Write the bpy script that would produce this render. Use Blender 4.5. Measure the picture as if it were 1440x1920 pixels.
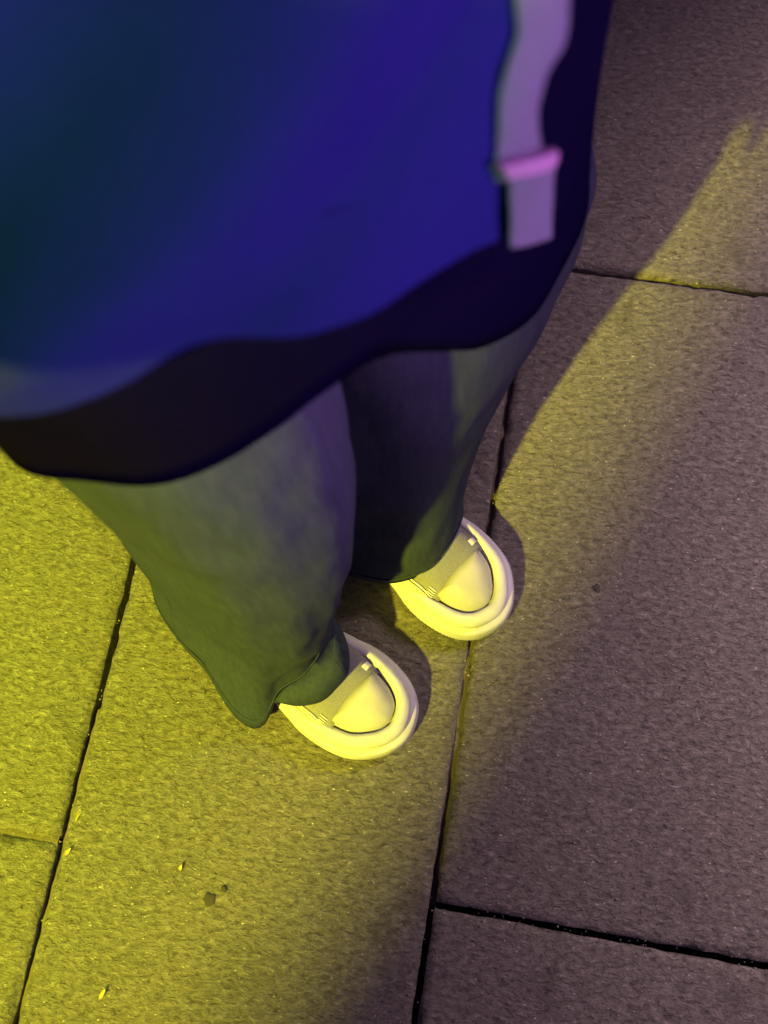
import bpy, bmesh, math, random
from mathutils import Vector, Matrix, noise
for o in list(bpy.data.objects): bpy.data.objects.remove(o)
random.seed(7)
R = math.radians
scene = bpy.context.scene
col = scene.collection

# ---------------------------------------------------------------- camera, world, lights, exposure
cam = bpy.data.cameras.new('camera')
cam.sensor_fit = 'VERTICAL'; cam.sensor_height = 36.0; cam.sensor_width = 27.0
cam.lens = 38.25
cam.clip_start = 0.01; cam.clip_end = 300
cam.dof.use_dof = True; cam.dof.focus_distance = 1.03; cam.dof.aperture_fstop = 6.0
camo = bpy.data.objects.new('camera', cam); col.objects.link(camo)
camo.matrix_world = Matrix(((0.99889204, 0.0, 0.04706061, 0), (0.01512479, 0.94694707, -0.32103348, 0),
                            (-0.0445639, 0.32138957, 0.94589788, 1.03), (0, 0, 0, 1)))
scene.camera = camo

world = bpy.data.worlds.new('World'); scene.world = world; world.use_nodes = True
bg = world.node_tree.nodes['Background']
bg.inputs[0].default_value = (0.48, 0.21, 0.88, 1); bg.inputs[1].default_value = 0.14   # night sky over a lit city street
scene.view_settings.view_transform = 'Standard'; scene.view_settings.look = 'None'
scene.view_settings.gamma = 1.0; scene.view_settings.exposure = 0.0
scene.view_settings.use_curve_mapping = False

def spot(name, loc, aim, color, power, size, blend, radius):
    l = bpy.data.lights.new(name, 'SPOT'); l.color = color; l.energy = power
    l.spot_size = R(size); l.spot_blend = blend; l.shadow_soft_size = radius
    o = bpy.data.objects.new(name, l); col.objects.link(o); o.location = loc
    o.rotation_euler = (Vector(aim) - Vector(loc)).to_track_quat('-Z', 'Y').to_euler(); return o

AZ = Vector((0.53, 0.848, 0)); NR = Vector((0.866, -0.50, 0))     # key light travels along AZ; NR points to its right
K = Vector((-0.05, 0.2, 0)) - AZ * 4.2 + Vector((0, 0, 4.3))
EP = Vector((0.032, 0.17, 0))                                     # lamp cone's rim, set to stand in for an unseen person's shadow edge
ev_ = (EP - K).normalized(); nr_ = (NR - ev_ * NR.dot(ev_)).normalized(); HA = R(26)
spot('yellow_key_lamp', K, K + (ev_ * math.cos(HA) - nr_ * math.sin(HA)) * 6, (1.0, 0.90, 0.04), 4400, 52, 0.006, 0.085)
spot('lime_wash_lamp', (-1.1, -0.1, 2.4), (-0.72, 0.15, 0), (0.72, 1.0, 0.0), 400, 31, 1.0, 0.08)
spot('green_wash_lamp', (-1.0, -1.1, 1.15), (-0.17, 0.15, 0.86), (0.16, 1.0, 0.10), 190, 14, 1.0, 0.1)
spot('violet_wash_lamp', (1.6, -0.40, 0.72), (0.10, 0.27, 0.80), (1.0, 0.42, 0.92), 185, 38, 1.0, 0.2)
spot('warm_wash_lamp', (2.1, 1.2, 2.2), (1.08, 0.38, 0), (1.0, 0.70, 0.72), 960, 43, 1.0, 0.25)

# ---------------------------------------------------------------- materials
def mat(name, base, rough=0.85, spec=0.3):
    m = bpy.data.materials.new(name); m.use_nodes = True
    b = m.node_tree.nodes['Principled BSDF']
    b.inputs['Base Color'].default_value = (*base, 1); b.inputs['Roughness'].default_value = rough
    b.inputs['Specular IOR Level'].default_value = spec
    return m
def nd(m, t, **kw):
    n = m.node_tree.nodes.new(t)
    for k, v in kw.items():
        if k in n.inputs: n.inputs[k].default_value = v
        else: setattr(n, k, v)
    return n
def lk(m, a, b): m.node_tree.links.new(a, b)
def bsdf(m): return m.node_tree.nodes['Principled BSDF']
def mapping(m, scale=(1, 1, 1), rot=(0, 0, 0), gen='Object'):
    tc = nd(m, 'ShaderNodeTexCoord'); mp = nd(m, 'ShaderNodeMapping')
    mp.inputs['Scale'].default_value = scale; mp.inputs['Rotation'].default_value = rot
    lk(m, tc.outputs[gen], mp.inputs['Vector']); return mp.outputs['Vector']
def ramp(m, fac, stops):
    r = nd(m, 'ShaderNodeValToRGB'); e = r.color_ramp.elements
    while len(e) < len(stops): e.new(0.5)
    for i, (p, c) in enumerate(stops): e[i].position = p; e[i].color = (*c, 1)
    lk(m, fac, r.inputs[0]); return r.outputs[0]
def mixc(m, fac, a, b, mode='MIX'):
    n = nd(m, 'ShaderNodeMix', data_type='RGBA', blend_type=mode)
    if isinstance(fac, float): n.inputs[0].default_value = fac
    else: lk(m, fac, n.inputs[0])
    for i, s in ((6, a), (7, b)):
        if isinstance(s, tuple): n.inputs[i].default_value = (*s, 1)
        else: lk(m, s, n.inputs[i])
    return n.outputs[2]
def bump(m, h, strength, dist, prev=None):
    b = nd(m, 'ShaderNodeBump'); b.inputs['Strength'].default_value = strength; b.inputs['Distance'].default_value = dist
    lk(m, h, b.inputs['Height'])
    if prev is not None: lk(m, prev, b.inputs['Normal'])
    return b.outputs[0]
def noi(m, vec, scale, detail=4, rough=0.55, dist=0.0):
    n = nd(m, 'ShaderNodeTexNoise'); n.inputs['Scale'].default_value = scale; n.inputs['Detail'].default_value = detail
    n.inputs['Roughness'].default_value = rough; n.inputs['Distortion'].default_value = dist
    lk(m, vec, n.inputs['Vector']); return n.outputs['Fac']

def stone_mat():
    m = mat('riven_concrete', (0.22, 0.2, 0.19), 0.8, 0.35)
    v = mapping(m); vs = mapping(m, (1.0, 1.9, 1.0), (0, 0, R(-28)))
    big = noi(m, v, 5, 3); mid = noi(m, v, 38, 4, 0.6); fine = noi(m, vs, 112, 6, 0.68, 0.4); grit = noi(m, vs, 420, 3, 0.6)
    c = ramp(m, mid, [(0.28, (0.155, 0.14, 0.128)), (0.72, (0.29, 0.265, 0.245))])
    c = mixc(m, 0.35, c, ramp(m, big, [(0.3, (0.16, 0.146, 0.136)), (0.7, (0.28, 0.262, 0.246))]))
    c = mixc(m, 0.8, c, ramp(m, fine, [(0.30, (0.06, 0.053, 0.05)), (0.46, (0.21, 0.192, 0.178)), (0.60, (0.31, 0.285, 0.266)), (0.74, (0.52, 0.48, 0.45))]))
    pits = ramp(m, noi(m, vs, 80, 3, 0.6), [(0.27, (1, 1, 1)), (0.37, (0, 0, 0))])
    c = mixc(m, pits, c, (0.085, 0.075, 0.07))
    spk = ramp(m, noi(m, vs, 240, 1, 0.4), [(0.725, (0, 0, 0)), (0.77, (1, 1, 1))])
    c = mixc(m, spk, c, (0.75, 0.71, 0.66))  # pale specks, with glints of light painted into the stone colour
    oi = nd(m, 'ShaderNodeObjectInfo')
    c = mixc(m, 0.5, c, ramp(m, oi.outputs['Random'], [(0.0, (0.44, 0.44, 0.44)), (1.0, (0.57, 0.565, 0.555))]), 'OVERLAY')
    stain = ramp(m, noi(m, v, 11, 5, 0.7, 1.2), [(0.56, (0, 0, 0)), (0.70, (1, 1, 1))])
    sm_ = nd(m, 'ShaderNodeMath', operation='MULTIPLY'); sm_.inputs[1].default_value = 0.6; lk(m, stain, sm_.inputs[0])
    c = mixc(m, sm_.outputs[0], c, (0.12, 0.106, 0.096))
    lk(m, c, bsdf(m).inputs['Base Color'])
    n1 = bump(m, noi(m, vs, 62, 5, 0.6, 0.5), 1.0, 0.011); n2 = bump(m, fine, 1.0, 0.012, n1); n3 = bump(m, grit, 0.6, 0.0016, n2)
    lk(m, n3, bsdf(m).inputs['Normal'])
    lk(m, ramp(m, grit, [(0.3, (0.9, 0.9, 0.9)), (0.75, (0.55, 0.55, 0.55))]), bsdf(m).inputs['Roughness'])
    return m
def cloth_mat(name, base, var, weave, rough=0.9, bumpd=0.0006, sheen=0.0, spec=0.2):
    m = mat(name, base, rough, spec)
    v = mapping(m)
    a = noi(m, v, 14, 4); f = noi(m, v, weave, 3, 0.65)
    lo = tuple(x * (1 - var) for x in base); hi = tuple(min(1, x * (1 + var)) for x in base)
    c = ramp(m, a, [(0.3, lo), (0.7, hi)])
    c = mixc(m, 0.5, c, ramp(m, f, [(0.3, lo), (0.7, hi)]))
    lk(m, c, bsdf(m).inputs['Base Color'])
    n = bump(m, f, 0.6, bumpd); n = bump(m, noi(m, v, 45, 3), 0.3, 0.002, n)
    lk(m, n, bsdf(m).inputs['Normal'])
    if sheen: bsdf(m).inputs['Sheen Weight'].default_value = sheen
    return m
def denim_mat():
    m = mat('faded_denim', (0.12, 0.14, 0.16), 0.9, 0.15)
    v = mapping(m)
    tw = nd(m, 'ShaderNodeTexWave', wave_type='BANDS', bands_direction='DIAGONAL'); tw.inputs['Scale'].default_value = 260
    tw.inputs['Distortion'].default_value = 3.0; tw.inputs['Detail'].default_value = 2
    lk(m, v, tw.inputs['Vector'])
    a = noi(m, v, 9, 5, 0.6); slub = noi(m, mapping(m, (1, 1, 0.12)), 240, 3, 0.6)
    c = ramp(m, a, [(0.28, (0.014, 0.021, 0.050)), (0.72, (0.033, 0.046, 0.090))])
    c = mixc(m, 0.45, c, ramp(m, slub, [(0.25, (0.016, 0.024, 0.050)), (0.75, (0.054, 0.072, 0.118))]))
    c = mixc(m, 0.22, c, ramp(m, tw.outputs['Fac'], [(0.2, (0.011, 0.019, 0.042)), (0.8, (0.042, 0.064, 0.098))]))
    lk(m, c, bsdf(m).inputs['Base Color'])
    n = bump(m, tw.outputs['Fac'], 0.3, 0.0005); n = bump(m, noi(m, v, 28, 4, 0.6), 0.4, 0.004, n); n = bump(m, slub, 0.3, 0.0007, n)
    lk(m, n, bsdf(m).inputs['Normal']); return m
def rubber_mat(name, base, scale=60, rough=0.55, relief=0.0006):
    m = mat(name, base, rough, 0.4); v = mapping(m)
    a = noi(m, v, scale, 4, 0.6)
    c = ramp(m, a, [(0.3, tuple(x * 0.86 for x in base)), (0.65, base)])
    lk(m, c, bsdf(m).inputs['Base Color']); lk(m, bump(m, noi(m, v, scale * 6, 3), 0.25, relief), bsdf(m).inputs['Normal']); return m

M = dict(stone=stone_mat(), denim=denim_mat(),
    denim_in=cloth_mat('denim_reverse', (0.10, 0.13, 0.2), 0.2, 400),
    jacket=cloth_mat('royal_blue_cloth', (0.0120, 0.0140, 0.135), 0.12, 420, 0.95, 0.0004, 0.0, 0.0),
    under=cloth_mat('black_cloth', (0.0028, 0.0022, 0.016), 0.2, 380, 0.95, 0.0006, 0.0, 0.0),
    strap=cloth_mat('grey_webbing', (0.10, 0.115, 0.20), 0.2, 500, 0.7, 0.0006),
    lit_fold=cloth_mat('pink_lit_webbing', (0.30, 0.18, 0.40), 0.2, 500, 0.55, 0.0006), rubber=rubber_mat('white_rubber', (0.60, 0.60, 0.64)), cap=rubber_mat('cream_rubber', (0.48, 0.47, 0.46), 25, 0.45, 0.0002),  # lilac tint is magenta light painted into the strap's top fold
    canvas=cloth_mat('grey_canvas', (0.20, 0.20, 0.225), 0.25, 600, 0.95, 0.0008), lace=cloth_mat('white_cotton', (0.72, 0.70, 0.66), 0.15, 700, 0.9),
    skin=rubber_mat('skin', (0.45, 0.30, 0.23), 40), hair=cloth_mat('dark_hair', (0.03, 0.022, 0.018), 0.3, 300),
    eye=rubber_mat('eye_white', (0.75, 0.74, 0.72)), joint=cloth_mat('joint_dirt', (0.012, 0.010, 0.010), 0.4, 300, 1.0, 0.003),
    sand=cloth_mat('joint_sand', (0.12, 0.10, 0.085), 0.35, 500, 1.0, 0.002), gum=rubber_mat('trodden_gum', (0.045, 0.04, 0.038), 120, 0.9, 0.001),
    grit=cloth_mat('grit_stone', (0.30, 0.275, 0.25), 0.5, 300, 0.8), leaf=cloth_mat('dry_leaf', (0.40, 0.33, 0.12), 0.3, 300, 0.8))

# ---------------------------------------------------------------- mesh helpers
def obj(name, verts, faces, m, parent=None, smooth=True):
    me = bpy.data.meshes.new(name); me.from_pydata([tuple(v) for v in verts], [], faces); me.update()
    if smooth: me.polygons.foreach_set('use_smooth', [True] * len(me.polygons))
    if m: me.materials.append(m)
    o = bpy.data.objects.new(name, me); col.objects.link(o)
    if parent: o.parent = parent
    return o
def loft(rings, closed=True, cap0=False, cap1=False):
    n = len(rings[0]); vs = [p for r in rings for p in r]; fs = []
    for i in range(len(rings) - 1):
        for j in range(n if closed else n - 1):
            k = (j + 1) % n
            fs.append((i * n + j, i * n + k, (i + 1) * n + k, (i + 1) * n + j))
    if cap0: fs.append(tuple(range(n - 1, -1, -1)))
    if cap1: fs.append(tuple((len(rings) - 1) * n + j for j in range(n)))
    return vs, fs
def recalc(o):
    bm = bmesh.new(); bm.from_mesh(o.data); bmesh.ops.recalc_face_normals(bm, faces=bm.faces); bm.to_mesh(o.data); bm.free()
def tag(o, label=None, cat=None, group=None, kind=None):
    for k, v in (('label', label), ('category', cat), ('group', group), ('kind', kind)):
        if v: o[k] = v
    return o
def lerp_table(tab, x):
    if x <= tab[0][0]: return tab[0][1]
    for (a, va), (b, vb) in zip(tab, tab[1:]):
        if x <= b:
            t = (x - a) / (b - a)
            if isinstance(va, tuple): return tuple(p + (q - p) * t for p, q in zip(va, vb))
            return va + (vb - va) * t
    return tab[-1][1]
def smooth_table(tab, x):                                # Catmull-Rom through (x, value or tuple)
    n = len(tab)
    if x <= tab[0][0]: return tab[0][1]
    if x >= tab[-1][0]: return tab[-1][1]
    i = max(k for k in range(n - 1) if tab[k][0] <= x)
    def val(k): return tab[min(max(k, 0), n - 1)]
    (x0, p0), (x1, p1), (x2, p2), (x3, p3) = val(i - 1), val(i), val(i + 1), val(i + 2)
    t = (x - x1) / (x2 - x1)
    def f(a, b, c, d):
        m1 = (c - a) / max(1e-9, (x2 - x0)) * (x2 - x1); m2 = (d - b) / max(1e-9, (x3 - x1)) * (x2 - x1)
        return (2*t**3 - 3*t*t + 1) * b + (t**3 - 2*t*t + t) * m1 + (-2*t**3 + 3*t*t) * c + (t**3 - t*t) * m2
    if isinstance(p1, tuple): return tuple(f(*q) for q in zip(p0, p1, p2, p3))
    return f(p0, p1, p2, p3)
def nz(x, y, z, s=1.0): return noise.noise(Vector((x * s, y * s, z * s)))
def ribbon(pts, width, thick, wdir):
    """flat band through pts; wdir(i) gives the unit vector across it"""
    rings = []
    for i, p in enumerate(pts):
        p = Vector(p); t = (Vector(pts[min(i + 1, len(pts) - 1)]) - Vector(pts[max(i - 1, 0)])).normalized()
        w = Vector(wdir(i)); w = (w - t * w.dot(t)).normalized(); nn = t.cross(w)
        wd = width(i) if callable(width) else width
        rings.append([p + w * a * wd / 2 + nn * b * thick / 2 for a, b in
                      ((-1, -.5), (-.9, -1), (-.4, -1.05), (.4, -1.05), (.9, -1), (1, -.5), (1, .5), (.9, 1), (.4, 1.05), (-.4, 1.05), (-.9, 1), (-1, .5))])
    return loft(rings, True, True, True)
def tube(pts, rad, n=8):
    rings = []
    for i, p in enumerate(pts):
        p = Vector(p); t = (Vector(pts[min(i + 1, len(pts) - 1)]) - Vector(pts[max(i - 1, 0)])).normalized()
        a = t.orthogonal().normalized() if abs(t.z) > .9 else t.cross(Vector((0, 0, 1))).normalized(); b = t.cross(a)
        r = rad(i) if callable(rad) else rad
        rings.append([p + (a * math.cos(2*math.pi*k/n) + b * math.sin(2*math.pi*k/n)) * r for k in range(n)])
    return loft(rings, True, True, True)
def merge(parts):
    vs, fs = [], []
    for v, f in parts:
        o = len(vs); vs += v; fs += [tuple(i + o for i in q) for q in f]
    return vs, fs

# ---------------------------------------------------------------- ground and paving
ROT = math.atan2(-0.157, 0.988)                          # paving grid: columns of slabs, local y runs along the long joints
SW, SL, J = 0.3445, 0.661, 0.0055
vs, fs = [], []
G = 40
for i in range(G + 1):
    for j in range(G + 1):
        f = lambda k: (abs(k / (G / 2) - 1) ** 3) * (1 if k > G / 2 else -1) * 60
        vs.append((f(i), f(j), -0.040))
for i in range(G):
    for j in range(G): a = i * (G + 1) + j; fs.append((a, a + G + 1, a + G + 2, a + 1))
tag(obj('ground', vs, fs, M['joint'], None, False), 'dark dirt bed seen in the joints between the paving slabs', 'ground', None, 'structure')
pave = bpy.data.objects.new('pavement', None); col.objects.link(pave); pave.rotation_euler = (0, 0, ROT)
tag(pave, 'pavement of rough grey concrete slabs in staggered columns', 'pavement', None, 'structure')
def edge_positions(L, n):
    e = [0, .0007, .0018, .0038, .0075]
    inner = [.0075 + (L - .015) * k / n for k in range(1, n)]
    return e + inner + [L - x for x in reversed(e)]
def slab_mesh(w, l, nx, ny, seed):
    xs, ys = edge_positions(w, nx), edge_positions(l, ny); vs, fs = [], []
    def prof(d):                                          # eased, slightly chipped arris
        return -0.0046 * max(0, 1 - d / 0.0085) ** 2.4
    for y in ys:
        for x in xs:
            dx, dy = min(x, w - x), min(y, l - y)
            px, py = x - w / 2, y - l / 2
            wob = 0.0011 * nz(px, py, seed, 60) + 0.0008 * nz(px, py, seed + 3, 170)
            if dx < .006: px += (wob if x < w / 2 else -wob) * (1 - dx / .006)
            if dy < .006: py += (wob if y < l / 2 else -wob) * (1 - dy / .006)
            chip = max(0, nz(px, py, seed + 9, 45) - .2) * 0.015 * max(0, 1 - min(dx, dy) / .0075)
            z = prof(dx) + prof(dy) - chip
            z += 0.0009 * nz(px, py, seed, 9) + 0.0005 * nz(px, py, seed, 40) + 0.00035 * nz(px, py, seed, 110)
            vs.append((px, py, z))
    nxx = len(xs)
    for j in range(len(ys) - 1):
        for i in range(nxx - 1): a = j * nxx + i; fs.append((a, a + 1, a + nxx + 1, a + nxx))
    rim = [i for i in range(nxx)] + [j * nxx + nxx - 1 for j in range(1, len(ys))] + \
          [(len(ys) - 1) * nxx + i for i in range(nxx - 2, -1, -1)] + [j * nxx for j in range(len(ys) - 2, 0, -1)]
    b0 = len(vs)
    for r in rim: vs.append((vs[r][0], vs[r][1], -.055))
    n = len(rim)
    for k in range(n): q = (k + 1) % n; fs.append((rim[k], b0 + k, b0 + q, rim[q]))
    return vs, fs
def simple_slab(w, l):
    a, b, c = w / 2, l / 2, .004
    vs = [(-a, -b, -.055), (a, -b, -.055), (a, b, -.055), (-a, b, -.055), (-a, -b, -c), (a, -b, -c), (a, b, -c), (-a, b, -c),
          (-a + c, -b + c, 0), (a - c, -b + c, 0), (a - c, b - c, 0), (-a + c, b - c, 0)]
    fs = [(8, 9, 10, 11)] + [(i, (i + 1) % 4, 4 + (i + 1) % 4, 4 + i) for i in range(4)] + [(4 + i, 4 + (i + 1) % 4, 8 + (i + 1) % 4, 8 + i) for i in range(4)]
    return vs, fs
plain = None
for c in range(-8, 8):                                   # column c covers e in [c*0.3445, (c+1)*0.3445]; joint at e = 0 passes between the shoes
    off = {0: -0.0195, -1: 0.30, -2: -0.025}.get(c, (-0.02 if c % 2 == 0 else 0.34) + random.uniform(-.02, .02))
    for r in range(-5, 6):
        cx = (c + .5) * SW + (.0 if c >= 0 else 0.0); cy = off + (r + .5) * SL
        near = c in (-2, -1, 0) and -0.45 < cy < 1.5
        if near:
            o = obj('paving_slab', *slab_mesh(SW - J, SL - J, 52, 96, c * 7.3 + r * 3.1 + 20), M['stone'], pave)
        else:
            if plain is None:
                o = obj('paving_slab', *simple_slab(SW - J, SL - J), M['stone'], pave, False); plain = o.data
            else:
                o = bpy.data.objects.new('paving_slab', plain); col.objects.link(o); o.parent = pave
        o.location = (cx, cy, random.uniform(-.0012, .0012)); o.rotation_euler = (random.uniform(-.001, .001), random.uniform(-.0015, .0015), random.uniform(-.0012, .0012))
# sand that fills part of the joints
def filling(e, d0, d1, zf):
    n = int((d1 - d0) / .006); rings = []
    for k in range(n + 1):
        d = d0 + (d1 - d0) * k / n; z = zf(d) + .0012 * nz(e, d, 0, 120)
        rings.append([(e - .0045, d, z - .001), (e - .002, d, z), (e + .002, d, z + .0006 * nz(e, d, 5, 200)), (e + .0045, d, z - .001)])
    return loft(rings, False)
CF = filling(0, SW + .004, 2 * SW - .004, lambda d: -.006 + .003 * nz(d, 4, 0, 25))
CF = ([(y, x, z) for x, y, z in CF[0]], CF[1])
tag(obj('joint_sand', *merge([filling(0, -.02, .62, lambda d: (-.010 if d > .1 else -.010 - .1 * (.1 - d)) + .003 * nz(d, 1, 0, 18)),
    filling(-SW, -.3, .1, lambda d: -.012 + .005 * nz(d, 2, 0, 14)),
    ([(-x, y - .0250, z) for x, y, z in CF[0]], CF[1])]), M['sand'], pave), kind='stuff')

# ---------------------------------------------------------------- the person
person = bpy.data.objects.new('person', None); col.objects.link(person)
person.location = (-0.135, 0.305, 0.0); person.rotation_euler = (0, 0, math.atan2(-0.633, 0.774))
tag(person, 'person in a royal blue jacket, wide faded jeans and white capped sneakers', 'person')
# local frame: +x the way the toes point, +y the person's left, z up

# --- sneakers
def outline(side):
    pts = [(-.073, 0), (-.061, .026), (-.02, .034), (.04, .031), (.09, .041), (.13, .049), (.165, .0455), (.187, .0325), (.198, .012),
           (.1985, -.006), (.189, -.0255), (.166, -.0455), (.13, -.054), (.09, -.0515), (.04, -.039), (-.02, -.036), (-.061, -.027)]
    pts = [(u, v * side) for u, v in pts]; out = []; n = len(pts); S = 8
    for i in range(n):
        p0, p1, p2, p3 = (pts[(i + k) % n] for k in (-1, 0, 1, 2))
        for s in range(S):
            t = s / S
            out.append(tuple(.5 * (2*b + (c - a) * t + (2*a - 5*b + 4*c - d) * t*t + (-a + 3*b - 3*c + d) * t**3) for a, b, c, d in zip(p0, p1, p2, p3)))
    return out
def inset(pts, dist):
    n = len(pts); out = []
    for i in range(n):
        a, b = Vector(pts[i - 1]), Vector(pts[(i + 1) % n]); t = (b - a).normalized(); nn = Vector((-t.y, t.x))
        c = Vector(pts[i]); 
        if nn.dot(Vector((.07, 0)) - c) < 0: nn = -nn
        d = dist(pts[i]) if callable(dist) else dist
        out.append(tuple(c + nn * d))
    return out
def make_sneaker(side, vc):                               # side = +1: +y is the inner side
    ol = outline(side); sh = lambda p, z: (p[0], p[1] + vc, z)
    toe = lambda p: min(1, max(0, (p[0] - .06) / .09))    # 0 at the back, 1 round the toe
    up = bpy.data.objects
    # upper: canvas body from the heel to the toe cap
    secs = [(-.066, .018, .050), (-.055, .026, .070), (-.03, .031, .080), (.0, .031, .084), (.03, .031, .084), (.06, .033, .080), (.09, .036, .0715), (.12, .037, .0595), (.145, .036, .0475), (.16, .032, .045)]
    rings = []
    for s in range(25):
        u = -.066 + .209 * s / 24; w, h = smooth_table([(a, (b, c)) for a, b, c in secs], u)
        ring = []
        for k in range(25):
            a = math.pi * k / 24; ca, sa = math.cos(a), math.sin(a)
            vv = math.copysign(abs(ca) ** .8, ca) * w; zz = .03 + (h - .03) * sa ** .75
            zz += .0008 * nz(u, vv, side, 70)
            ring.append((u, vc + vv * side + (-.003 * side if u > .05 else 0), zz))
        rings.append(ring)
    sn = obj('sneaker', *loft(rings, False, True, True), M['canvas'], person); recalc(sn)
    # sole with a grooved foxing that rises over the toe
    prof = [(.006, 0), (.001, .003), (0, .009), (-.0004, .018), (.0003, .024), (.0012, .0258), (.0036, .0272), (.0082, .0282), (.0086, .0296), (.0058, .0312), (.0056, .0345), (.0075, .039), (.0105, .0415), (.0140, .0425), (.0172, .0412), (.0188, .038), (.0196, .032)]
    rings = []
    for d, z in prof:
        def dd(p, d=d): t = toe(p); return d * (.55 + .45 * t) if d > .0045 else d
        ins = inset(ol, dd)
        rings.append([sh(q, z * (.9 + .1 * toe(p)) + (.0004 * nz(p[0], p[1], z, 60))) for q, p in zip(ins, ol)])
    so = obj('sole', *loft(rings, True, True, True), M['rubber'], sn); recalc(so)
    # ribbed bumper strip round the front of the sole
    sel = sorted([i for i in range(len(ol)) if ol[i][0] > .10], key=lambda i: (math.atan2(ol[i][1], ol[i][0] - .1)))
    cs = [ol[i] for i in sel]; fine = []
    for a, b in zip(cs, cs[1:]):
        for t in range(6): fine.append((a[0] + (b[0] - a[0]) * t / 6, a[1] + (b[1] - a[1]) * t / 6))
    rr = []
    for i, p in enumerate(fine):
        c = Vector((.09, 0)); d = (Vector(p) - c).normalized(); end = min(1, min(i, len(fine) - 1 - i) / 14)
        row = []
        for k in range(9):
            z = .0045 + .0195 * k / 8; o_ = (.0014 * math.sin(math.pi * k / 8) ** .5 + .0005 * math.sin(i * 1.15 + k * 1.4)) * end - .0004
            q = Vector(p) + d * o_; row.append(sh(q, z))
        rr.append(row)
    bo = obj('toe_bumper', *loft(rr, False), M['rubber'], sn); recalc(bo)
    # toe cap: smooth half disc with a straight back edge
    insd = inset(ol, .0205); front = sorted([p for p in insd if p[0] > .139], key=lambda p: math.atan2(p[1] * side, p[0] - .139))
    v0, v1 = front[0], front[-1]; back = [(.139 - .0035 * math.sin(math.pi * t / 12), v1[1] + (v0[1] - v1[1]) * t / 12) for t in range(0, 13)]
    poly = front[1:-1] + back; cc = Vector((.152, sum(p[1] for p in front) / len(front)))
    rings = []
    for k in range(11):
        r = 1 - k / 10 * .97; rings.append([])
        for p in poly:
            q = cc + (Vector(p) - cc) * r; e = 1 - r
            z = .0395 + .0125 * (1 - (1 - min(1, e * 1.25)) ** 2.4) + (.006 * max(0, (.165 - q.x)) / .025)
            rings[-1].append(sh(q, z if k else z - .004))
    rings.insert(0, [(p[0], p[1], .034) for p in rings[0]])
    ca = obj('toe_cap', *loft(rings, True, False, True), M['cap'], sn); recalc(ca)
    # canvas trim along both sides of the vamp, stitching, laces
    def surf(u, a, lift):
        w, h = smooth_table([(x, (b, c)) for x, b, c in secs], u); cA, sA = math.cos(a), math.sin(a)
        return Vector((u, vc + math.copysign(abs(cA) ** .8, cA) * (w + lift) * side - (.003 * side if u > .05 else 0), .03 + (h - .03 + lift) * abs(sA) ** .75))
    an = lambda a: a if side > 0 else math.pi - a
    for a0, a1, ua, ub, em in ((.42, .85, .1290, .1345, 'lace'), (math.pi - .95, math.pi - .62, .02, .120, 'canvas')):
        rows = []
        for s in range(15):
            u = ua + (ub - ua) * s / 14
            rows.append([surf(u, an(a0 + (a1 - a0) * k / 4), -.0002 if k in (0, 4) else .0009) for k in range(5)])
        e = obj('eyestay', *loft(rows, False), M[em], sn); recalc(e)
    for s in range(5):
        u = .022 + .019 * s
        pts = [surf(u + .002 * math.sin(a * 2), a, .0055 + .001 * math.sin(3 * a)) for a in [.75 + (math.pi - 1.5) * k / 12 for k in range(13)]]
        obj('lace', *ribbon(pts, .0065, .0016, lambda i: (1, 0, .3)), M['lace'], sn)
    st = []
    for a in (math.pi - .30, math.pi - .46):
        st.append(tube([surf(.055 + .078 * k / 20, an(a + .02 * math.sin(k)), .0014) for k in range(21)], .0009, 6))
    for k in range(6):
        a = math.pi - .18 - .11 * k; st.append(tube([surf(.129, an(a), .0010), surf(.1365, an(a - .02), .0010)], .0006, 6))
    obj('stitching', *merge(st), M['lace'], sn)
    tg = [surf(.085 + .034 * k / 8, math.pi / 2, .004 + .001 * k / 8) for k in range(9)]
    obj('tongue', *ribbon(tg, .030, .0035, lambda i: (0, 1, 0)), M['canvas'], sn)
    return sn
make_sneaker(1, -.074)
make_sneaker(-1, .074)

# --- jeans: two wide legs and the seat in one mesh
NA = 96
def leg_rings(tab, wr, seed):
    """tab: (z, cu, cv, ru_front, ru_back, rv_left, rv_right); returns rings from the hem upwards"""
    rings = []
    zs = [tab[0][0] + (tab[-1][0] - tab[0][0]) * (k / 60) for k in range(61)]
    for z in zs:
        cu, cv, af, ab, bl, br, *pw = smooth_table([(t[0], t[1:]) for t in tab], z); ring = []; pw = pw[0] if pw else 1.0
        for j in range(NA):
            a = 2 * math.pi * j / NA; c, s = math.cos(a), math.sin(a)
            f = wr(z, a)
            if c > 0 and s > 0: c, s = c ** pw, s ** pw
            ring.append([cu + (af if c > 0 else ab) * c * (1 + f), cv + (bl if s > 0 else br) * s * (1 + f), z])
        rings.append(ring)
    return rings
def wrinkle(seed, amt):
    def w(z, a):
        q = (math.cos(a) * 1.2, math.sin(a) * 1.2)
        fold = nz(q[0] + z * 1.5, q[1], z * 3.0 + seed, 1.7) * 1.0 + nz(q[0], q[1], z * 9 + seed, 2.6) * .45
        k = min(1, max(0, (z) / .12))
        return amt * fold * (.5 + .5 * k)
    return w
def shape_hem(rings, dz, span=.30):
    for r in rings:
        for j, p in enumerate(r):
            a = 2 * math.pi * j / NA; z0 = rings[0][j][2] if False else 0
            t = max(0, 1 - p[2] / span); p[2] += dz(a) * t * t
    return rings
def ang_table(tab):
    ext = [(a - 360, v) for a, v in tab] + tab + [(a + 360, v) for a, v in tab]
    return lambda a: smooth_table(ext, (math.degrees(a) + 180) % 360 - 180)
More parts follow.
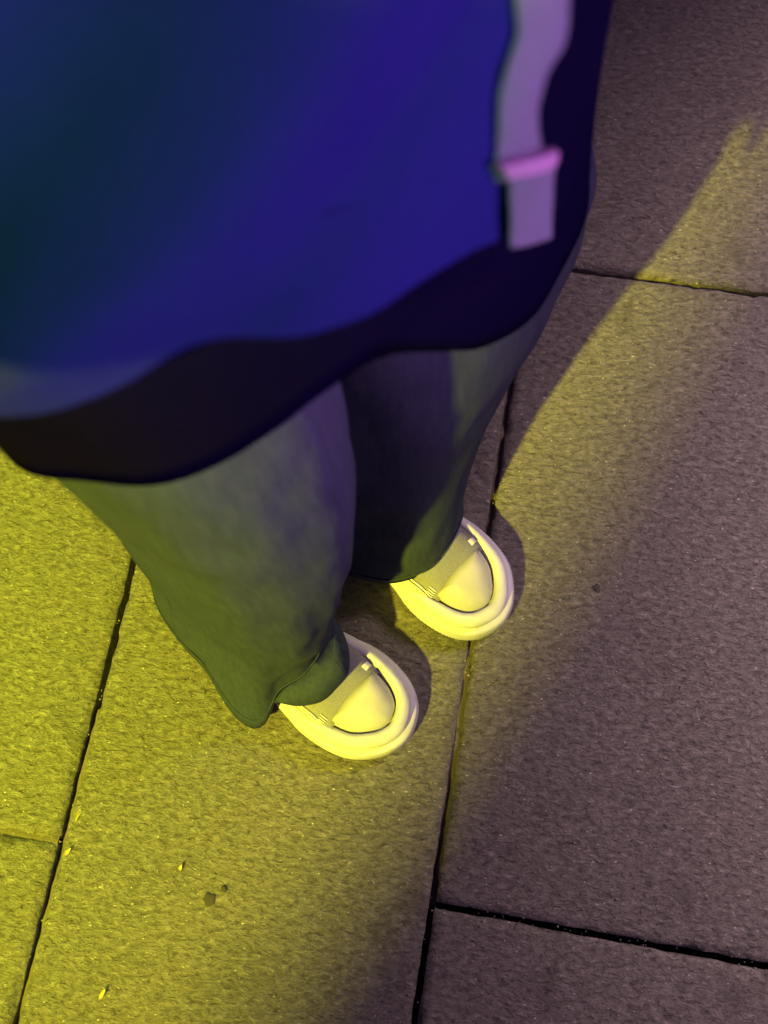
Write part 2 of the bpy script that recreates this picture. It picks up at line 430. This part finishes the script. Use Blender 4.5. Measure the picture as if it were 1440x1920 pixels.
# right leg (nearer the camera)
r_tab = [(.005, -.004, -.085, .106, .10, .072, .057), (.06, -.002, -.080, .106, .10, .074, .053), (.14, .008, -.076, .106, .095, .070, .048), (.26, .024, -.064, .098, .09, .074, .061),
         (.40, .034, -.05, .098, .10, .076, .070), (.52, .030, -.045, .100, .115, .078, .080), (.66, .012, -.035, .094, .11, .075, .092), (.76, .0, -.03, .085, .10, .07, .095)]
r_hem = ang_table([(-170, .0), (-90, .012), (-57, .010), (-36, .052), (-18, .074), (10, .086), (42, .090), (68, .085), (105, .05), (140, .01)])
_w = wrinkle(2.3, .055)
def r_wr(z, a): d = (math.degrees(a) + 180) % 360 - 180; cr = (z - .19 + .0016 * (d + 15)) / .024; return _w(z, a) + .06 * math.exp(-(cr * (1.5 if cr > 0 else .8)) ** 2) * math.exp(-((d + 15) / 45) ** 2) + .50 * math.exp(-((d + 58) / 17) ** 2) * max(0, 1 - z / .22) ** 1.4
rr = shape_hem(leg_rings(r_tab, r_wr, 1), r_hem)
# the hem turns under and a second fold of the same leg drapes over the shoe
low = rr[0]
def scaled(ring, cu, cv, k, dz): return [[cu + (p[0] - cu) * k, cv + (p[1] - cv) * k, p[2] + dz] for p in ring]
def drape(cu, cv, fr, bk, lf, rt, zf, seed):
    r = []
    for j in range(NA):
        a = 2 * math.pi * j / NA; c, s = math.cos(a), math.sin(a); n = 1 + .03 * nz(c * 2, s * 2, seed, 1.3)
        r.append([cu + (fr if c > 0 else bk) * c * n, cv + (lf if s > 0 else rt) * s * n, zf(a)])
    return r
d_hem = ang_table([(-170, .006), (-110, .02), (-75, .036), (-48, .048), (-10, .068), (16, .074), (45, .062), (75, .042), (110, .018), (150, .006)])
d1 = drape(.0, -.078, .130, .07, .060, .064, d_hem, 4)
m1 = scaled(low, -.004, -.08, .985, -.0015); m2 = scaled(low, -.004, -.08, .93, -.002)
mid = [[(p[0] + q[0]) / 2, (p[1] + q[1]) / 2, p[2] * .35 + q[2] * .65 + .001] for p, q in zip(m2, d1)]
d2 = scaled(d1, .0, -.078, .985, -.002); d3 = scaled(d1, .0, -.078, .92, -.001)
mid = [[p[0] * .45 + q[0] * .55, p[1] * .45 + q[1] * .55, p[2] * .25 + q[2] * .75 + .011] for p, q in zip(m2, d1)]
right = [d3, d2, d1, mid, m2, m1] + rr
# left leg
l_tab = [(.005, .000, .073, .122, .09, .088, .076, .95), (.06, .0, .073, .120, .09, .094, .070, .92), (.14, .0, .083, .113, .09, .120, .076, .80), (.20, .0, .094, .112, .09, .142, .084, .74), (.26, .0, .112, .116, .095, .165, .095, .70),
         (.32, .0, .122, .119, .10, .185, .10, .68), (.40, .002, .128, .117, .10, .176, .10, .70), (.50, .0, .12, .108, .11, .140, .10, .84), (.60, .0, .095, .10, .11, .135, .09, .9), (.76, .0, .08, .09, .10, .09, .085, 1.0)]
l_hem = ang_table([(-170, .005), (-100, .035), (-60, .040), (-20, .046), (20, .050), (60, .034), (100, .02), (150, .005)])
lr = shape_hem(leg_rings(l_tab, wrinkle(7.9, .05), 2), l_hem, .24)
ll = lr[0]; left = [scaled(ll, .005, .07, .84, .03), scaled(ll, .005, .07, .965, .003)] + lr
def seat_ring(z, cu, cv, af, ab, b):
    return [[cu + (af if math.cos(2*math.pi*j/NA) > 0 else ab) * math.cos(2*math.pi*j/NA), cv + b * math.sin(2*math.pi*j/NA), z] for j in range(NA)]
seat = [seat_ring(.70, .0, .04, .09, .115, .155), seat_ring(.80, .0, .04, .095, .12, .155), seat_ring(.92, .0, .04, .09, .11, .145), seat_ring(1.0, -.01, .04, .085, .10, .135)]
jeans = obj('jeans', *merge([loft(right), loft(left), loft(seat, True, True, False)]), M['denim'], person); recalc(jeans)
jeans.data.materials.append(M['denim_in'])
# seams down the outside of each leg and the stitched hem line
def seam(rings, ang, lift, zmax, kind):
    j = int(ang / (2 * math.pi) * NA) % NA; pts = []
    for r in rings:
        p, q = Vector(r[j]), Vector(r[(j + NA // 2) % NA]); d = (p - q); d.z = 0; d.normalize()
        if p.z < zmax: pts.append(p + d * lift)
    return tube(pts, .0008, 6)
obj('seam', *seam(rr, R(-105), -.0002, .6, 0), M['denim'], jeans)
obj('seam', *seam(lr, R(88), -.0002, .6, 0), M['denim'], jeans)
def hem_line(r0, r1, t):
    pts = []
    for j in list(range(NA)) + [0]:
        p, q = Vector(r0[j]), Vector(r1[j]); x = p + (q - p) * t; o_ = Vector(r0[(j + NA // 2) % NA]); d = x - o_; d.z = 0; pts.append(x + d.normalized() * .0006)
    return tube(pts, .0007, 5)
obj('hem_stitching', *hem_line(rr[1], rr[2], .3), M['denim'], jeans)
obj('hem_stitching', *hem_line(lr[1], lr[2], .3), M['denim'], jeans)

# --- long black shirt under the jacket
def ringpt(a, cu, cv, af, ab, bl, br):
    c, s = math.cos(a), math.sin(a); return [cu + (af if c > 0 else ab) * c, cv + (bl if s > 0 else br) * s]
u_hem = ang_table([(-180, .57), (-140, .56), (-90, .556), (-72, .570), (-54, .582), (-45, .592), (-36, .606), (-26, .622), (-18, .620), (-8, .580), (4, .525), (20, .475), (40, .455), (70, .455), (120, .50)])
def under_surface():
    rings = []
    for k in range(41):
        t = k / 40; ring = []
        for j in range(128):
            a = 2 * math.pi * j / 128; zb = u_hem(a); z = zb + (1.34 - zb) * t
            tab = [(.36, (.018, .060, .134, .14, .285, .19)), (.42, (.020, .058, .136, .14, .240, .19)), (.5, (.021, .056, .135, .14, .218, .19)), (.6, (.021, .055, .135, .14, .205, .188)), (.72, (.02, .053, .135, .14, .200, .185)), (.85, (.01, .048, .128, .135, .20, .178)), (.95, (.0, .04, .12, .125, .165, .165)), (1.2, (-.03, .03, .115, .115, .17, .17)), (1.34, (-.04, .02, .07, .07, .10, .10))]
            p = ringpt(a, *smooth_table(tab, z)); f = 1 + .03 * nz(math.cos(a) * 1.4, math.sin(a) * 1.4, z * 1.5 + 4, 2.0) * max(0, 1 - (z - .55) / .3)
            ring.append([.02 + (p[0] - .02) * f, .05 + (p[1] - .05) * f, z])
        rings.append(ring)
    return rings
ur = under_surface()
lo0 = [[.02 + (p[0] - .02) * .97, .05 + (p[1] - .05) * .97, p[2] + .004] for p in ur[0]]; lo1 = [[.02 + (p[0] - .02) * .94, .05 + (p[1] - .05) * .94, p[2] + .06] for p in ur[0]]
sh_ = obj('long_shirt', *loft([lo1, lo0] + ur), M['under'], person); recalc(sh_)

# --- jacket: open in front, wraps from the front edge round the right side and back to the left side
j_hem = ang_table([(-180, .64), (-140, .64), (-110, .645), (-90, .66), (-78, .69), (-66, .710), (-54, .718), (-45, .7255), (-38, .734), (-32, .7275), (-24, .716), (-12, .702), (-6, .692), (0, .676), (8, .66), (120, .64), (150, .64)])
J_TAB = [(.6, (.02, .05, .157, .16, .21, .218)), (.75, (.02, .05, .155, .155, .21, .214)), (.95, (.0, .04, .150, .15, .20, .20)), (1.2, (-.03, .03, .145, .14, .20, .20)), (1.32, (-.045, .02, .11, .11, .16, .16)), (1.38, (-.05, .02, .075, .075, .085, .085))]
A0, A1 = R(-.8), R(-268)                                   # front edge by the strap ... left side
NJ = 160
EDGE = [(.64, -.6), (.66, -.8), (.70, -1.6), (.74, -2.4), (.758, -3.0), (.775, -2.1), (.79, -.4), (.83, .6), (1.4, 1)]
def jacket_pt(a, z):
    p = ringpt(a, *smooth_table(J_TAB, z)); d = math.degrees(a)
    # long soft folds that run down and forward across the front panel
    q = d + 58 - (z - .77) * 375
    f = .010 * math.exp(-((q - 18) / 11) ** 2) - .026 / (1 + math.exp((q + 2) / 5)) + .009 * math.exp(-((q + 30) / 8) ** 2) - .006 * math.exp(-((q - 38) / 8) ** 2)
    f *= min(1, max(0, (z - .715) / .07)) * min(1, max(.15, (1.15 - z) / .2))
    f += .004 * nz(math.cos(a) * 2, math.sin(a) * 2, z * 4, 1.3) + .0035 * nz(q / 26, z * 5, 2.0, 1.0) + .0014 * nz(q / 9, z * 9, 7.0, 1.0)
    k = 1 + f / .17
    return [.02 + (p[0] - .02) * k, .05 + (p[1] - .05) * k, z]
rings = []
for k in range(91):
    t = (k / 90) ** 1.4; ring = []
    for j in range(NJ + 1):
        zb0 = j_hem(A0); zz0 = zb0 + (1.38 - zb0) * t; a_s = R(smooth_table(EDGE, zz0)); a = a_s + (A1 - a_s) * j / NJ; zb = j_hem(a); ring.append(jacket_pt(a, zb + (1.38 - zb) * t))
    rings.append(ring)
def offs(ring, k, dz): return [[.02 + (p[0] - .02) * k, .05 + (p[1] - .05) * k, p[2] + dz] for p in ring]
hem_roll = [offs(rings[0], .955, .05), offs(rings[0], .963, .012), offs(rings[0], .97, .002), offs(rings[0], .985, -.0025), offs(rings[0], .995, -.0022)]
jacket = obj('jacket', *loft(hem_roll + rings, False), M['jacket'], person); recalc(jacket)
edge = [Vector(r[0]) for r in rings if r[0][2] < 1.36]
obj('front_edge', *tube([p - Vector((.004, 0, 0)) for p in edge], .0038, 8), M['jacket'], jacket)
def sleeve(s):
    pts = [(-.04, .03 + s * .15, 1.33), (-.05, .03 + s * .20, 1.28), (-.075, .035 + s * .245, 1.14), (-.085, .04 + s * .262, 1.03), (-.05, .045 + s * .268, .96), (.0, .05 + s * .250, .90), (.05, .05 + s * .185, .875)]
    if s < 0:                                             # right arm posed forward, unseen, to shade the jacket; cuff pulled over hand
        pts = [(-.04, -.12, 1.33), (-.05, -.17, 1.28), (-.05, -.24, 1.13), (-.03, -.262, 1.02), (.04, -.262, .972), (.13, -.26, .962), (.228, -.262, .966)]
    fine = [smooth_table([(i, p) for i, p in enumerate(pts)], k / 5) for k in range(31)]
    vs, fs = tube(fine, lambda i: .080 - .0007 * i + .003 * math.sin(i * 1.3), 24)
    fs = fs[:-1]; b = len(vs) - 24; c = Vector(fine[-1]); back = (Vector(fine[-3]) - c)      # open cuff with a turned-in lining
    for k, (r, d) in enumerate(((.86, 0.0), (.82, .5), (.78, 1.6))):
        vs += [c + (vs[b + j] - c) * r + back * d for j in range(24)]
        o = b + k * 24; fs += [(o + j, o + (j + 1) % 24, o + 24 + (j + 1) % 24, o + 24 + j) for j in range(24)]
    return vs, fs
for s in (1, -1):
    o = obj('sleeve', *sleeve(s), M['jacket'], jacket); recalc(o)
cl = []
for k, (z, r) in enumerate(((1.36, .082), (1.40, .085), (1.44, .088), (1.445, .082), (1.40, .075))):
    cl.append([[-.055 + r * math.cos(2*math.pi*j/32), .02 + r * math.sin(2*math.pi*j/32), z + .012 * math.cos(2*math.pi*j/32 + math.pi)] for j in range(32)])
obj('collar', *loft(cl), M['jacket'], jacket)
# --- grey strap hanging down the front edge, folded over near its end
def on_jacket(v, z, lift):
    a = math.asin(max(-.9, min(.9, (v - .05) / .214)))
    for _ in range(4): p = jacket_pt(a, max(z, .69)); a += (v - p[1]) / .21
    return Vector((p[0] + lift, v, z))
def band(rows, thick, n, across=10):
    """soft webbing band: rows of (v left, z left, v right, z right, lift off the cloth)"""
    tabl = [(i, r) for i, r in enumerate(rows)]; top, bot = [], []
    for k in range(n + 1):
        l0, l1, r0, r1, h = smooth_table(tabl, (len(rows) - 1) * k / n); a, b = [], []
        for c in range(across + 1):
            t = c / across; bow = .0008 * math.sin(math.pi * t) + .0005 * nz(k * .15, t * 2, len(rows), 1.0)
            p = on_jacket(l0 + (r0 - l0) * t, l1 + (r1 - l1) * t, h + bow); a.append(p); b.append(p - Vector((thick * (1 if 0 < c < across else .3), 0, 0)))
        top.append(a); bot.append(b)
    return loft([a + b[::-1] for a, b in zip(top, bot)], True, True, True)
sp = [(.062, .885, .088, .865, .0016), (.0445, .828, .0655, .810, .0016), (.0395, .7935, .0605, .7765, .0018), (.0385, .782, .0595, .763, .0020), (.0325, .7725, .0510, .758, .0022), (.0292, .7585, .0490, .740, .0018), (.0290, .738, .0525, .7195, .0016), (.0300, .726, .056, .706, .0014)]
strap = obj('strap', *band(sp, .0014, 90), M['strap'], jacket); recalc(strap)
tab = [(.0285, .7335, .0570, .7135, .0030), (.0310, .728, .0575, .711, .0040), (.0332, .7238, .0577, .7085, .0042), (.0345, .704, .061, .682, .0042), (.0355, .688, .0642, .660, .0044), (.0358, .6838, .065, .6555, .0046)]
o = obj('strap_tab', *band(tab, .0018, 50), M['strap'], strap); recalc(o)
lit_fold = [(.0262, .7370, .0545, .7172, .0020), (.0258, .7408, .0560, .7205, .0042), (.0280, .7380, .0566, .7180, .0056), (.0300, .7330, .0568, .7142, .0052), (.0312, .7290, .0570, .7108, .0048)]  # folded top of the tab, coloured as if lit pink
o = obj('strap_fold', *band(lit_fold, .0020, 40), M['lit_fold'], strap); recalc(o)
st = []
for t in (.80, .90):
    r = [a + (b - a) * t for a, b in zip(tab[-2], tab[-1])]; st.append(tube([on_jacket(r[0] + (r[2] - r[0]) * k / 10, r[1] + (r[3] - r[1]) * k / 10, r[4] + .0010) for k in range(11)], .0005, 5))
obj('stitching', *merge(st), M['under'], strap)

# --- body under the clothes: one continuous figure
J_ = {'pel': (.0, .04, .86), 'hipR': (.0, -.04, .80), 'hipL': (.01, .115, .80), 'kneeR': (.02, -.055, .44), 'kneeL': (.045, .09, .44), 'ankR': (-.02, -.074, .10), 'ankL': (-.015, .074, .10),
      'footR': (.07, -.078, .05), 'footL': (.07, .078, .05), 'waist': (-.005, .038, 1.0), 'chest': (-.03, .03, 1.2), 'neck': (-.05, .02, 1.37), 'nk2': (-.04, .02, 1.43), 'head': (-.02, .02, 1.52), 'top': (-.02, .02, 1.58),
      'shR': (-.045, -.13, 1.32), 'shL': (-.045, .17, 1.32), 'elR': (-.03, -.26, 1.01), 'elL': (-.083, .300, 1.04), 'wrR': (.09, -.258, .963), 'wrL': (-.005, .298, .91), 'hdR': (.14, -.258, .962), 'hdL': (.03, .262, .885)}
E_ = [('pel', 'hipR', ), ('pel', 'hipL'), ('hipR', 'kneeR'), ('hipL', 'kneeL'), ('kneeR', 'ankR'), ('kneeL', 'ankL'), ('ankR', 'footR'), ('ankL', 'footL'), ('pel', 'waist'), ('waist', 'chest'), ('chest', 'neck'),
      ('neck', 'nk2'), ('nk2', 'head'), ('head', 'top'), ('chest', 'shR'), ('chest', 'shL'), ('shR', 'elR'), ('shL', 'elL'), ('elR', 'wrR'), ('elL', 'wrL'), ('wrR', 'hdR'), ('wrL', 'hdL')]
RAD = {'pel': .085, 'hip': .065, 'knee': .046, 'ank': .032, 'foot': .026, 'waist': .085, 'chest': .09, 'neck': .05, 'nk2': .045, 'head': .078, 'top': .07, 'sh': .05, 'el': .032, 'wr': .024, 'hd': .024}
keys = list(J_)
me = bpy.data.meshes.new('body'); me.from_pydata([J_[k] for k in keys], [(keys.index(a), keys.index(b)) for a, b in E_], []); me.update()
body = bpy.data.objects.new('body', me); col.objects.link(body)
body.modifiers.new('skin', 'SKIN').use_smooth_shade = True
if not me.skin_vertices: me.attributes.new('skin', 'SKIN', 'POINT') if False else None
import sys
def rad_of(k): return RAD.get(k) or RAD[k[:-1]]
if len(me.skin_vertices):
    for i, k in enumerate(keys):
        me.skin_vertices[0].data[i].radius = (rad_of(k), rad_of(k)); me.skin_vertices[0].data[i].use_root = (k == 'pel')
body.modifiers.new('sub', 'SUBSURF').levels = 2
dg = bpy.context.evaluated_depsgraph_get(); ev = bpy.data.meshes.new_from_object(body.evaluated_get(dg))
bm = bmesh.new(); bm.from_mesh(ev)
def lump(c, r, sc, rot=None):
    mtx = Matrix.Translation(c) @ (rot or Matrix()) @ Matrix.Diagonal((*sc, 1)); bmesh.ops.create_uvsphere(bm, u_segments=24, v_segments=16, radius=r, matrix=mtx)
lump((-.015, .02, 1.545), .1, (.95, .76, 1.12)); lump((.02, .02, 1.485), .06, (.95, .9, .95))      # skull and jaw
lump((.083, .02, 1.522), .014, (1.1, .8, 1.7)); lump((.074, .02, 1.484), .012, (.8, 2.0, .7))       # nose, lips
for s in (1, -1):
    lump((-.02, .02 + s * .077, 1.525), .024, (.8, .35, 1.3)); lump((.072, .02 + s * .03, 1.555), .016, (.5, 1.3, .5))   # ears, brows
bm.to_mesh(ev); bm.free()
body.modifiers.clear(); body.data = ev; rm = body.modifiers.new('remesh', 'REMESH'); rm.mode = 'VOXEL'; rm.voxel_size = .007; rm.use_smooth_shade = True
sm = body.modifiers.new('smooth', 'SMOOTH'); sm.iterations = 3
dg = bpy.context.evaluated_depsgraph_get(); ev2 = bpy.data.meshes.new_from_object(body.evaluated_get(dg)); body.modifiers.clear(); body.data = ev2
ev2.materials.clear(); ev2.materials.append(M['skin']); body.parent = person
for s in (1, -1):
    bm = bmesh.new(); bmesh.ops.create_uvsphere(bm, u_segments=16, v_segments=10, radius=.012, matrix=Matrix.Translation((.068, .02 + s * .031, 1.538)))
    m_ = bpy.data.meshes.new('eye'); bm.to_mesh(m_); bm.free(); m_.materials.append(M['eye']); o = bpy.data.objects.new('eye', m_); col.objects.link(o); o.parent = person
bm = bmesh.new(); bmesh.ops.create_icosphere(bm, subdivisions=5, radius=1)
for v in bm.verts:
    x, y, z = v.co; front = max(0, x)
    r = 1 + .05 * nz(x * 3, y * 3, z * .8, 3)
    v.co = Vector((-.028 + x * .103 * r - (.03 * front if z < .35 else 0), .02 + y * .09 * r, 1.56 + (z * .10 if z > 0 else z * .14) * r))
bmesh.ops.delete(bm, geom=[f for f in bm.faces if f.calc_center_median().x > .025 and f.calc_center_median().z < 1.585], context='FACES')
m_ = bpy.data.meshes.new('hair'); bm.to_mesh(m_); bm.free(); m_.materials.append(M['hair']); o = bpy.data.objects.new('hair', m_); col.objects.link(o); o.parent = person

# ---------------------------------------------------------------- litter
def grit():
    vs, fs = [], []; rnd = random.Random(3); ca, sa = math.cos(ROT), math.sin(ROT)
    for k in range(1500):
        m = rnd.random()
        if m < .28: e, d = rnd.choice((-2, -1, 0, 1)) * SW + rnd.gauss(0, .004), rnd.uniform(-.3, 1.3)
        elif m < .5:
            c = rnd.choice((-2, -1, 0)); e = (c + rnd.random()) * SW; d = {0: -.0195, -1: .30, -2: -.025}[c] + rnd.choice((0, SL)) + rnd.gauss(0, .004)
        else: e, d = rnd.uniform(-.7, .5), rnd.uniform(-.3, 1.3)
        r = rnd.uniform(.0004, .0011) * (1.5 if rnd.random() < .06 else 1); x, y = e * ca - d * sa, e * sa + d * ca
        de = abs((e / SW + .5) % 1 - .5) * SW; z = .0006 if m >= .5 or de > .006 else -.002
        b = len(vs)
        for dx, dy, dz in ((1, 0, 0), (-.4, .9, 0), (-.5, -.8, 0), (.1, .1, .9), (-.1, 0, -.7)):
            vs.append((x + r * (dx + rnd.uniform(-.4, .4)), y + r * (dy + rnd.uniform(-.4, .4)), z + r * dz))
        fs += [(b, b + 1, b + 3), (b + 1, b + 2, b + 3), (b + 2, b, b + 3), (b + 1, b, b + 4), (b + 2, b + 1, b + 4), (b, b + 2, b + 4)]
    return vs, fs
tag(obj('grit', *grit(), M['grit'], None, False), 'loose grit scattered on the slabs and in their joints', 'grit', None, 'stuff')
def blob(name, x, y, r, h, m, seed, label, cat, group=None):
    rings = []
    for k in range(6):
        t = k / 5; rr_ = []
        for j in range(20):
            a = 2 * math.pi * j / 20; q = r * (1 - t * .9) * (1 + .5 * nz(math.cos(a), math.sin(a), seed, 1.7)); rr_.append((q * math.cos(a), q * .8 * math.sin(a), h * (1 - (1 - t) ** 3) - .0005))
        rings.append(rr_)
    o = obj(name, *loft(rings, True, False, True), m); o.location = (x, y, .0006); o.rotation_euler = (0, 0, seed)
    return tag(o, label, cat, group)
def scrap(x, y, z, l, w, rot, tilt, label, seed):
    vs, fs = [], []
    for top in (1, -1):
        for i in range(9):
            t = i / 8; ww = w * (math.sin(math.pi * min(1, .08 + t * .9)) ** .7) * (1 + .3 * nz(t, seed, top, 3))
            for j in (-1, 0, 1): vs.append((l * (t - .5), j * ww / 2, .0015 * abs(j) + .001 * math.sin(t * 5 + seed) + top * .00025))
    for b in (0, 27):
        for i in range(8):
            for j in range(2): a = b + i * 3 + j; fs.append((a, a + 1, a + 4, a + 3))
    o = obj('leaf_scrap', vs, fs, M['leaf']); o.location = (x, y, z); o.rotation_euler = (tilt, tilt * .5, rot); return tag(o, label, 'leaf', 'dry leaf scraps on the pavement')
GUMS = [((-.2035, -.0185), .0058, 'larger dark spot of trodden gum on the yellow lit slab'), ((-.190, -.009), .0032, 'small dark fleck of gum just above the larger gum spot')]
for i, ((x, y), r, lb) in enumerate(GUMS): blob('gum_spot', x, y, r, .0009, M['gum'], i + 1.7, lb, 'gum', 'gum spots trodden into the slabs')
blob('gum_spot', .156, .272, .0042, .0009, M['gum'], 5.1, 'dark gum spot on the grey slab right of the farther shoe', 'gum', 'gum spots trodden into the slabs')
scrap(-.330, .056, -.002, .017, .0035, R(75), .1, 'thin yellow leaf scrap wedged in the joint above the slab corner', 1)
scrap(-.337, .020, .0005, .011, .0035, R(50), .15, 'curled yellow leaf scrap on the joint just below the slab corner', 2)
scrap(-.231, .008, .001, .007, .003, R(65), .05, 'tiny pale leaf fleck lying left of the gum spots', 3)
scrap(-.292, -.098, .001, .010, .0035, R(60), .05, 'tiny pale leaf fleck near the bottom of the yellow slab', 4)
